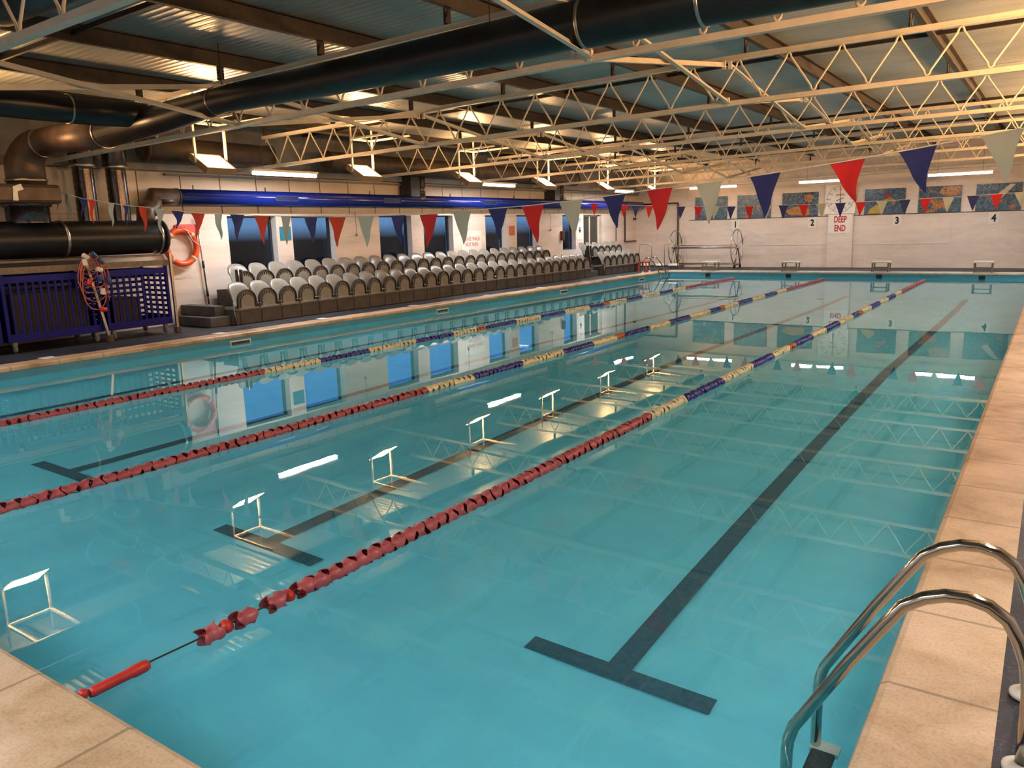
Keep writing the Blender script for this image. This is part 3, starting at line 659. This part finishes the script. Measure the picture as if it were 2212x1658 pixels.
# ------------------------------------------------------------------ pennant lines
def flag_mesh(w_, h, mat, seed, amp):
    rnd = random.Random(seed); m = MB(); NU, NV = 8, 12; vs = []; ph = rnd.uniform(0, 6); tx = rnd.uniform(-.16, .16)*w_
    for s in (0, 1):
        for j in range(NV+1):
            v = j/NV; hw = w_/2*(1-v)**.95+.003
            sq = 1-amp*math.sin(v*PI)*.22; hw *= sq
            for i in range(NU+1):
                u = -1+2*i/NU
                vs.append((u*hw+tx*v*v+amp*.018*math.sin(v*7+ph)*v, amp*.16*hw*math.sin(u*1.8+v*4+ph)+amp*.03*math.sin(v*5+ph)*v+(.0015 if s else 0), -h*v))
    K = (NU+1)*(NV+1); fs = []
    for j in range(NV):
        for i in range(NU):
            a = j*(NU+1)+i; q = (a, a+1, a+NU+2, a+NU+1); fs += [q, tuple(K+t for t in q[::-1])]
    m._add(vs, fs, 0, True); return m.mesh('pennant', mat)
CM = {'r': m_redcl, 'w': m_whcl, 'b': m_blcl, 'o': m_orcl}; CN = {'r': 'red', 'w': 'white', 'b': 'blue', 'o': 'orange-red'}
near = [('r', -11.6, 2.515, .10, .28), ('w', -11.22, 2.475, .19, .36), ('b', -10.8, 2.39, .19, .30), ('o', -10.55, 2.365, .20, .35), ('w', -10.03, 2.295, .195, .34), ('b', -9.65, 2.245, .21, .31), ('o', -9.22, 2.21, .205, .34), ('w', -8.82, 2.16, .22, .33), ('b', -8.4, 2.125, .24, .24), ('o', -7.95, 2.08, .22, .36), ('w', -7.52, 2.055, .22, .33), ('b', -7.135, 2.035, .23, .325), ('o', -6.66, 2.005, .245, .345), ('w', -6.21, 1.985, .22, .34), ('b', -5.775, 1.965, .25, .305), ('o', -5.335, 1.95, .25, .337), ('w', -4.88, 1.94, .24, .33), ('b', -4.4, 1.94, .24, .31), ('r', -3.97, 1.935, .24, .34), ('w', -3.525, 1.95, .235, .33), ('b', -3.08, 1.965, .23, .303), ('r', -2.67, 1.975, .24, .35), ('w', -2.25, 2.0, .245, .32), ('b', -1.805, 2.03, .23, .285), ('r', -1.37, 2.065, .24, .344), ('w', -.93, 2.09, .22, .331), ('b', -.47, 2.13, .24, .333), ('r', .14, 2.19, .24, .307), ('b', .61, 2.245, .24, .317), ('w', 1.12, 2.31, .24, .331)]
def pennants(data, Y, lname, x_ends, grp):
    pts = [(x_ends[0][0], Y, x_ends[0][1])]+[(a[1], Y, a[2]+.004) for a in data]+[(x_ends[1][0], Y, x_ends[1][1])]
    m = MB(); m.tube(pts, .0055, 6); o = m.build('pennant_line', m_whitepl); tag(o, lname, 'cord', 'pennant lines')
    for i, (c, x, z, w_, h) in enumerate(data):
        k0, k1 = pts[i], pts[i+2]; sl = math.atan2(k1[2]-k0[2], k1[0]-k0[0])
        amp = (1.0 if x < -7.3 else .45) if Y < 10 else .2
        me = flag_mesh(w_, h, CM[c], i*13+int(Y), amp); q = bpy.data.objects.new('pennant', me); C.objects.link(q); q.location = (x, Y, z); q.rotation_euler = (0, -sl, random.uniform(-.12, .12))
        tag(q, '%s triangular pennant, %s from the window side on the %s line' % (CN[c], ORD[i], 'near' if Y < 10 else 'far'), 'pennant', grp)
pennants(near, 6.45, 'sagging cord of pennants across the shallow end of the pool', ((-12.1, 2.6), (3.5, 2.62)), 'pennants on the near line')
fx = [(-9.95, 'r'), (-9.4, 'b'), (-8.97, 'r'), (-8.6, 'b'), (-8.18, 'r'), (-7.68, 'w'), (-7.22, 'b'), (-6.72, 'r'), (-6.25, 'w'), (-5.80, 'b'), (-5.31, 'r'), (-4.85, 'w'), (-4.42, 'b'), (-3.91, 'r'), (-3.48, 'w'), (-3.03, 'b'), (-2.56, 'r'), (-2.08, 'w'), (-1.58, 'b'), (-1.14, 'r'), (-.67, 'w'), (-.17, 'b'), (.29, 'r'), (.75, 'w')]
far = [(c, x, 2.165+.0035*(x+4)**2 if x > -4 else 2.165+.0075*(x+4)**2, .24, .335) for x, c in fx]
pennants(far, 21.15, 'cord of pennants across the deep end of the pool', ((-12.1, 2.62), (3.5, 2.5)), 'pennants on the far line')

# ------------------------------------------------------------------ ladders
def ladder(loc, rz, label, rails, tread_x, tread_z, y0, y1, rad, feet, far_=False):
    o = empty('pool_ladder', loc, label, 'ladder', 'steel pool ladders', rz)
    for y in (y0, y1):
        m = MB(); m.tube([(a, y, b_) for a, b_ in rails], rad, 16); q = m.build('rail', m_chrome, o)
        m = MB(); m.lathe([(rad, .0), (.052, .0), (.052, .012), (.036, .024), (rad, .026)], 20, 'z', (feet, y, DK)); m.build('flange', m_whitepl, q)
    for z in tread_z:
        m = MB(); m.box(tread_x-.04, tread_x+.05, y0+.03, y1-.03, z-.03, z); q = m.build('step', m_tread, o, bevel=.006)
        m = MB()
        for y in (y0, y1): m.box(tread_x-.05, tread_x+.06, y-.03, y+.03, z-.032, z-.002)
        m.build('step_bracket', m_whitepl, q)
RL = [(.870, -1.0), (.868, -.3), (.868, -.04), (.872, .02), (.888, .075), (.93, .15), (1.05, .365), (1.15, .53), (1.195, .60), (1.25, .638), (1.305, .660), (1.36, .666), (1.415, .655), (1.465, .622), (1.495, .57), (1.52, .50), (1.532, .42), (1.535, .34), (1.535, DK)]
ladder((0, 0, 0), 0, 'curved stainless steel ladder handrails on the nearest pool edge', RL, .90, (-.50, -.78), 2.50, 2.94, .0205, 1.535)
RF = [(-x_+1.12, z) for x_, z in RL]
m_ = ladder((XL, 25.4, 0), 0, 'steel ladder at the deep end corner beside the short stand', RF, .22, (-.31, -.58), -.42, .12, .02, 1.12-1.535)

# ------------------------------------------------------------------ starting blocks
def block(i):
    xc = -8.295+2.7066*i
    o = empty('starting_block', (xc, YF+.07, DK), 'low white-topped starting block of lane %s' % ['one', 'two', 'three', 'four'][i], 'starting block', 'starting blocks at the deep end')
    m = MB(); m.box(-.25, .25, -.05, .42, .27, .32); m._add([], []); m.build('top', m_whitepl, o, bevel=.008)
    for sx in (-1, 1):
        for y in (.0, .36): m = MB(); m.bar((sx*.22, y, 0), (sx*.22, y, .27), .04, .04); m.build('leg', m_wood, o)
    m = MB(); m.bar((-.22, 0, .14), (.22, 0, .14), .03, .03); m.bar((-.22, 0, .27), (-.22, .36, .27), .03, .03); m.bar((.22, 0, .27), (.22, .36, .27), .03, .03); m.build('crossbar', m_wood, o)
for i in range(4): block(i)

# ------------------------------------------------------------------ end wall: murals, numbers, clock
mur = [(-9.77, -8.55, .62, (.30, .06, .03), (.03, .16, .17), 'grey-green mosaic panel nearest the corner pipe'), (-8.17, -6.97, .60, (.35, .14, .07), (.10, .17, .20), 'blue-grey mosaic panel above the reel wheel'), (-6.57, -5.36, .60, (.62, .22, .04), (.01, .05, .20), 'navy and orange mosaic panel beside the clock'),
       (-3.88, -2.66, .64, (.45, .25, .05), (.05, .12, .22), 'blue mosaic panel with a small red circle beside the pier'), (-2.27, -1.07, .57, (.60, .16, .04), (.06, .15, .17), 'mosaic panel with an orange upper corner above lanes three and four'), (-.68, .52, .61, (.40, .12, .08), (.06, .13, .18), 'green-blue mosaic panel with a cream streak above number four')]
for i, (x0, x1, ac, acol, base, lab) in enumerate(mur):
    o = empty('mosaic_panel', ((x0+x1)/2, WF-.02, 2.315), lab, 'artwork', 'mosaic panels on the end wall'); hw = (x1-x0)/2
    m = MB(); m.box(-hw, hw, -.02, .018, -.405, .405); m.build('panel', mat_mural('mosaic_%s' % 'abcdef'[i], i+1, ac, acol, base), o, bevel=.003)
    m = MB()
    rn = random.Random(i+40)
    for k in range(7):
        x, z = rn.uniform(-hw*.9, hw*.9), rn.uniform(-.35, .35); m.lathe([(0, -.03), (.011, -.026), (.014, -.02)], 8, 'y', (x, 0, z))
    m.build('mirror_stud', m_chrome, o)
    if i == 3:
        m = MB(); m.lathe([(0, -.028), (.07, -.028), (.07, -.02)], 20, 'y', (.07, 0, .17)); m.build('red_disc', m_redink, o); m = MB(); m.prism([(-.5, -.38), (-.1, -.38), (-.05, -.2), (-.25, -.1), (-.45, -.25)], -.026, -.02, 'xz'); m.build('yellow_patch', simple('yellow_tile', (.45, .30, .04), .4, 0, .3, 30), o)
    if i == 5:
        m = MB(); m.prism([(-.12, -.0), (.28, .38), (.42, .36), (.05, -.06)], -.026, -.02, 'xz'); m.build('cream_streak', m_tape, o)
    if i in (2, 4):
        m = MB(); m.prism([(-.05, .2), (.1, .38), (.56, .38), (.56, .12), (.2, .08)] if i == 4 else [(-.35, -.35), (-.5, -.2), (-.1, -.05), (.3, -.1), (.35, -.36)], -.026, -.02, 'xz'); m.build('orange_patch', mat_mural('mosaic_orange_%d' % i, i+9, .3, (.62, .2, .03), (.3, .1, .03)), o)
for i, x in enumerate((-8.23, -5.53, -2.865, -.158)):
    o = empty('lane_number_sign', (x, WF-.006, 1.68), 'small square sign with lane number %s' % ['one', 'two', 'three', 'four'][i], 'sign', 'lane number signs')
    m = MB(); m.box(-.14, .14, -.006, .006, -.17, .17); m.build('board', m_sign, o); text(str(i+1), .30, (0, -.009, 0), (PI/2, 0, 0), m_ink, 'numeral', o, .002, .8, .012)
o = empty('pace_clock', (-4.63, WF-.13, 2.44), 'square white pace clock with sixty second dial', 'clock')
m = MB(); m.box(-.49, .49, 0, .04, -.485, .485); m.build('clock_face', m_sign, o, bevel=.01)
m = MB()
for k in range(60):
    a = 2*PI*k/60; L = .052 if k % 5 == 0 else .03; w_ = .02 if k % 5 == 0 else .01
    m.bar((.44*math.sin(a), -.004, .44*math.cos(a)), ((.44-L)*math.sin(a), -.004, (.44-L)*math.cos(a)), w_, .004, 0, (0, 1, 0))
m.build('minute_mark', m_ink, o)
for k in range(12):
    a = 2*PI*k/12; v = 60 if k == 0 else 5*k; text(str(v), .085, (.335*math.sin(a), -.005, .335*math.cos(a)), (PI/2, 0, 0), m_grey, 'numeral', o, .001, .9)
text('speedo', .10, (0, -.005, .15), (PI/2, 0, 0), m_darkp, 'lettering', o, .001)
m = MB(); m.prism([(-.012, 0), (-.02, -.30), (0, -.36), (.02, -.30), (.012, 0)], -.012, -.008, 'xz'); m.build('black_hand', m_ink, o); m = MB(); m.prism([(-.012, 0), (-.006, .36), (.006, .36), (.012, 0)], -.012, -.008, 'xz'); m.build('red_hand', m_redink, o)
m = MB(); m.bar((-.13, -.014, -.05), (.11, -.014, .045), .016, .004, 0, (0, 1, 0)); m.build('short_hand', m_ink, o)
o = empty('deep_end_sign', (-4.6, WF-.106, 1.62), 'white board with red lettering deep end on the pier', 'sign')
m = MB(); m.box(-.38, .38, -.004, .004, -.32, .31); m.build('board', m_sign, o); text('DEEP\nEND', .29, (0, -.006, .0), (PI/2, 0, 0), m_redink, 'lettering', o, .002, .62, .009)
# corner pipes
m = MB(); m.tube([(-10.43, WF-.06, DK), (-10.43, WF-.06, 2.52), (-10.43, WF-.07, 2.55), (-12.05, WF-.07, 2.55)], .03, 10); tag(m.build('service_pipe', m_pipe), 'brown pipe climbing the end wall behind the lane rope reel', 'pipe', 'brown service pipes')
m = MB(); m.tube([(WL+.05, 27.1, 2.35), (WL+.05, 27.65, 2.35), (WL+.05, 27.65, 1.17), (WL+.05, 28.6, 1.17)], .03, 10); tag(m.build('service_pipe', m_pipe), 'brown pipe bending down the side wall near the corner', 'pipe', 'brown service pipes')
m = MB(); m.tube([(WL+.05, 26.9, 2.2), (WL+.05, 26.9, 1.2)], .018, 8); tag(m.build('service_pipe', m_pipe), 'thin straight brown pipe on the side wall before the corner', 'pipe', 'brown service pipes')
m = MB(); m.box(WL+.0, WL+.07, 28.45, 28.6, 1.98, 2.06); tag(m.build('wall_sensor_box', m_darkp), 'tiny dark box high on the wall near the corner', 'box')

# lane rope reel
o = empty('lane_rope_reel', (-9.12, 28.1, DK), 'steel lane rope reel trolley with two spoked wheels at the end wall', 'reel')
for x in (-1.17, 1.17):
    m = MB(); m.tube([(x, .64*math.cos(2*PI*k/28), .73+.64*math.sin(2*PI*k/28)) for k in range(28)], .017, 7, closed=True)
    for k in range(6): a = 2*PI*k/6+.4; m.tube([(x, 0, .73), (x, .64*math.cos(a), .73+.64*math.sin(a))], .010, 6)
    m.build('wheel', m_satin, o)
    m = MB(); m.tube([(x*1.03, -.33, .14), (x*1.03, 0, .75), (x*1.03, .30, .14)], .02, 8); m.tube([(x*1.03, -.36, .14), (x*1.03, .34, .14)], .02, 8); m.build('side_frame', m_satin, o)
    for y in (-.33, .28):
        m = MB(); m.lathe([(0, -.025), (.065, -.025), (.072, 0), (.065, .025), (0, .025)], 16, 'x', (x*1.03, y, .072)); m.build('castor', m_black, o)
m = MB(); m.tube([(-1.3, 0, .73), (1.3, 0, .73)], .032, 12); m.tube([(-1.17, .05, .81), (1.17, .05, .81)], .012, 8); m.build('axle', m_satin, o)
m = MB(); m.tube([(-1.2, -.33, .14), (1.2, -.33, .14)], .018, 8); m.tube([(-1.2, .28, .14), (1.2, .28, .14)], .018, 8); m.build('base_rail', m_satin, o)
# low trolley with white rollers behind the far ladder
o = empty('cover_trolley', (-10.7, 27.3, DK), 'low trolley with white rollers and thin wire frame in the corner', 'trolley')
for x in (-.55, .45): m = MB(); m.tube([(x, -.3, .1), (x, -.3, .85), (x+.03, -.25, .9), (x+.4, -.2, .9), (x+.45, -.2, .85), (x+.47, -.2, .1)], .012, 7); m.build('wire_hoop', m_satin, o)
m = MB(); m.bar((-.65, -.3, .1), (1.0, -.3, .1), .05, .05); m.bar((-.65, .2, .1), (1.0, .2, .1), .05, .05); m.build('base', m_darkp, o)
for x in (-.45, .15, .7): m = MB(); m.lathe([(0, -.18), (.07, -.18), (.07, .18), (0, .18)], 14, 'x', (x, -.05, .13)); m.build('roller', m_whitepl, o)
# red stool by short stand
o = empty('red_stool', (-10.58, 26.0, DK), 'small red plastic stool standing against the far end of the short stand', 'stool')
m = MB(); m.box(-.16, .16, -.16, .16, .30, .34); m.build('seat', m_redpl, o, bevel=.01)
for sx in (-1, 1):
    for sy in (-1, 1): m = MB(); m.bar((sx*.15, sy*.15, 0), (sx*.12, sy*.12, .3), .035, .035); m.build('leg', m_redpl, o)

# ------------------------------------------------------------------ window wall fittings
def wallsign(name, y, z, w_, h, board, label, cat='sign', body=None, size=.1, ink=None, sx=1):
    o = empty(name, (WL+.005, y, z), label, cat); m = MB(); m.box(-.004, .004, -w_/2, w_/2, -h/2, h/2); m.build('board', board, o)
    if body: text(body, size, (.006, 0, 0), (PI/2, 0, PI/2), ink, 'lettering', o, .001, sx)
    return o
wallsign('safety_sign', 18.0, 1.44, .95, .62, m_sign, 'white please walk not run notice on the wall', 'sign', 'PLEASE WALK\nNOT RUN', .15, m_redink, .85)
wallsign('blue_sign', 11.42, 1.80, .30, .29, simple('cyan_sign', (.01, .19, .30), .4), 'small square cyan notice between the first two windows')
wallsign('orange_sign', 20.05, 1.71, .30, .28, simple('orange_sign_board', (.52, .12, .03), .5), 'small square orange notice between the fifth and sixth windows')
o = wallsign('arrow_sign', 24.22, 1.72, .38, .78, m_sign, 'tall white notice with a navy arrow beside the dark door', 'sign')
m = MB(); m.prism([(-.03, .1), (.03, .1), (.03, 0), (.09, 0), (0, -.12), (-.09, 0), (-.03, 0)], .005, .008, 'yz'); m.build('arrow', m_blueink, o, loc=(0, 0, -.05)); text('FIRE\nEXIT', .07, (.006, 0, .27), (PI/2, 0, PI/2), m_ink, 'lettering', o, .001)
o = empty('wall_telephone', (WL+.05, 22.98, 1.5), 'dark red handset box between the sixth and seventh windows', 'phone'); m = MB(); m.box(-.05, .04, -.07, .07, -.15, .15); m.build('body', simple('maroon_plastic', (.09, .012, .012), .4), o, bevel=.015); m = MB(); m.tube([(.03, .03, -.15), (.03, .035, -.25), (.03, .02, -.45)], .008, 6); m.build('cord', m_black, o)
for k, (y, z0, z1) in enumerate(((9.3, 1.9, 2.25), (13.5, 1.75, 2.25), (17.65, 1.62, 2.25), (22.25, 1.72, 2.25))):
    m = MB(); m.tube([(WL+.03, y, z1), (WL+.035, y, z0)], .006, 5); m.box(WL+.015, WL+.05, y-.02, y+.02, z0-.05, z0); tag(m.build('pull_cord', m_grey), '%s thin pull cord from the steps, hanging on the window wall' % ORD[k], 'cord', 'pull cords on the window wall')
# lifebuoy
o = empty('lifebuoy', (WL+.10, 8.87, 1.6), 'orange lifebuoy ring hanging on the wall beside the tank', 'lifebuoy')
m = MB(); m.tube([(0, .315*math.cos(2*PI*k/36), .315*math.sin(2*PI*k/36)) for k in range(36)], .058, 14, closed=True); m.build('ring', m_orange, o)
for k in range(4):
    a = PI/4+PI/2*k; m = MB(); m.tube([(0, .315*math.cos(a+t), .315*math.sin(a+t)) for t in (-.09, 0, .09)], .0605, 14); m.build('tape_band', m_tape, o)
m = MB(); m.tube([(.06, -.02, .36), (.065, .1, .30), (.07, .2, .12), (.065, .32, .03), (.04, .40, .02)], .006, 6); m.tube([(.02, -.25, -.33), (.03, 0, -.42), (.02, .1, -.45), (.02, .2, -.38)], .005, 6); m.build('grab_line', m_whitepl, o)
m = MB(); m.box(-.09, -.06, -.05, .42, .22, .42); tag(m.build('lifebuoy_backboard', m_redsign, loc=(WL+.10, 8.87, 1.6), bevel=.02), 'faded red backboard behind the lifebuoy', 'board')
o = empty('reach_pole', (WL+.05, 9.36, 1.2), 'long pale pole with black grips clipped upright to the wall', 'pole')
m = MB(); m.tube([(.02, -.10, .95), (0, 0, -.72)], .016, 10); m.build('shaft', m_satin, o)
for z in (.05, -.5): m = MB(); m.tube([(.012*(z+.7), -.06*(z+.72), z+.07), (.012*(z+.7), -.06*(z+.62), z-.07)], .023, 10); m.build('grip', m_black, o)

# ------------------------------------------------------------------ blue cage trolleys
def trolley(y0, y1, label):
    o = empty('cage_trolley', (-11.4, (y0+y1)/2, DK), label, 'trolley', 'blue cage trolleys'); hw = (y1-y0)/2; z0, z1 = .17, 1.10; x0, x1 = -.36, .36
    m = MB()
    for x in (x0, x1):
        for y in (-hw, hw): m.bar((x, y, z0), (x, y, z1+.05), .045, .045)
        m.bar((x, -hw, z1-.03), (x, hw, z1-.03), .04, .10); m.bar((x, -hw, z0+.05), (x, hw, z0+.05), .04, .12)
    for y in (-hw, hw): m.bar((x0, y, z1-.03), (x1, y, z1-.03), .04, .08); m.bar((x0, y, z0+.05), (x1, y, z0+.05), .04, .12)
    m.box(x0, x1, -hw, hw, z0, z0+.02); m.build('frame', m_bluecage, o)
    m = MB(); n = int(hw*2/.105)
    for k in range(1, n):
        y = -hw+2*hw*k/n; m.bar((x1, y, z0+.1), (x1, y, z1-.05), .036, .02, 0, (1, 0, 0))
    m.build('front_slat', m_bluecage, o)
    m = MB()
    for k in range(9): z = z0+.15+k*.092; m.bar((x0, -hw, z), (x0, hw, z), .02, .045)
    m.build('back_slat', m_bluecage, o)
    for y in (-hw, hw):
        m = MB()
        for k in range(10): z = z0+.13+k*.085; m.bar((x0, y, z), (x1, y, z), .02, .04)
        m.build('side_slat', m_bluecage, o)
    for x in (x0+.05, x1-.05):
        for y in (-hw+.08, hw-.08):
            m = MB(); m.lathe([(0, -.018), (.055, -.018), (.06, 0), (.055, .018), (0, .018)], 16, 'y', (x, y, .06)); m.box(x-.03, x+.03, y-.03, y+.03, .10, .17); m.build('castor', m_grey, o)
    # dark stacked foam inside
    return o
t1 = trolley(3.75, 5.12, 'blue slatted cage trolley nearest the shallow end, cut by the frame edge')
t2 = trolley(5.24, 6.62, 'blue slatted cage trolley on white castors, middle of the row')
t3 = trolley(6.74, 7.82, 'blue slatted cage trolley beside the lifebuoy, wall showing through')
for k, (y, yw) in enumerate(((4.4, .5), (5.9, .55), (7.1, .22))):
    m = MB(); m.box(-11.68, -11.12, y-yw, y+yw, .38, .38+(.62, .66, .45)[k]); tag(m.build('stored_foam_float', m_seatdark, bevel=.03), 'dark bundle stored inside the %s blue trolley' % ['first', 'middle', 'last'][k], 'bundle', 'dark bundles in the trolleys')
o = empty('tank_support_frame', (-10.96, 6.3, DK), 'steel posts and timber rail carrying the tank above the trolleys', 'frame')
for y in (-2.3, .38, 1.58): m = MB(); m.bar((.0, y, 0), (0, y-(.25 if y == .38 else 0), 1.36), .04, .04); q = m.build('post', m_satin, o); m = MB(); m.box(-.05, .05, y-.04, y+.04, 0, .10); m.build('rusty_foot', m_pipe, q)
m = MB(); m.bar((-.1, -2.6, 1.20), (-.1, 1.6, 1.20), .05, .09); m.bar((-.5, -2.6, 1.32), (-.5, 1.6, 1.32), .5, .03); m.build('timber_rail', m_wood, o)
# orange rope coil with floats
o = empty('float_rope_coil', (-10.92, 6.45, 1.5), 'tangled coil of orange-red float rope hanging on the post', 'rope')
m = MB(); rn = random.Random(3)
for k, (w_, h, dy) in enumerate(((.13, .30, 0), (.16, .42, .02), (.19, .58, .0), (.2, .72, .03), (.17, .85, .02), (.12, .38, -.03), (.21, .5, .04), (.1, .26, .05))):
    m.tube([(.03+.012*k, dy+w_*math.sin(2*PI*t/28)*(1-.35*math.cos(2*PI*t/28)), .05-h/2+h/2*math.cos(2*PI*t/28)+.0) for t in range(28)], .0075, 6, closed=True)
m.tube([(.1, .19, -.1), (.1, .22, -.4), (.1, .225, -.68)], .006, 6); m.build('rope', m_rope, o)
m = MB(); m.tube([(-.035, -.02, .03), (.02, -.02, .01), (.10, -.01, .03), (.13, -.01, .08)], .008, 6); m.build('hook', m_satin, o)
for (y, z, a, mt) in ((-.10, -.06, .1, 'w'), (.10, -.18, 1.2, 'w'), (.12, -.52, .05, 'w'), (.05, .05, .7, 'b'), (.10, -.31, .3, 'b'), (.235, -.36, .1, 'b'), (.15, -.05, .8, 'b'), (-.07, -.36, -.3, 'r'), (.09, -.80, 1.4, 'r'), (-.08, .03, 1.0, 'w')):
    q = MB(); q.lathe([(0, -.05), (.03, -.05), (.036, -.04), (.036, .04), (.03, .05), (0, .05)], 12); b_ = q.build('float', {'w': m_whitepl, 'b': m_bluepl, 'r': m_redpl}[mt], o); b_.location = (.13, y, z); b_.rotation_euler = (a, 0, 0)
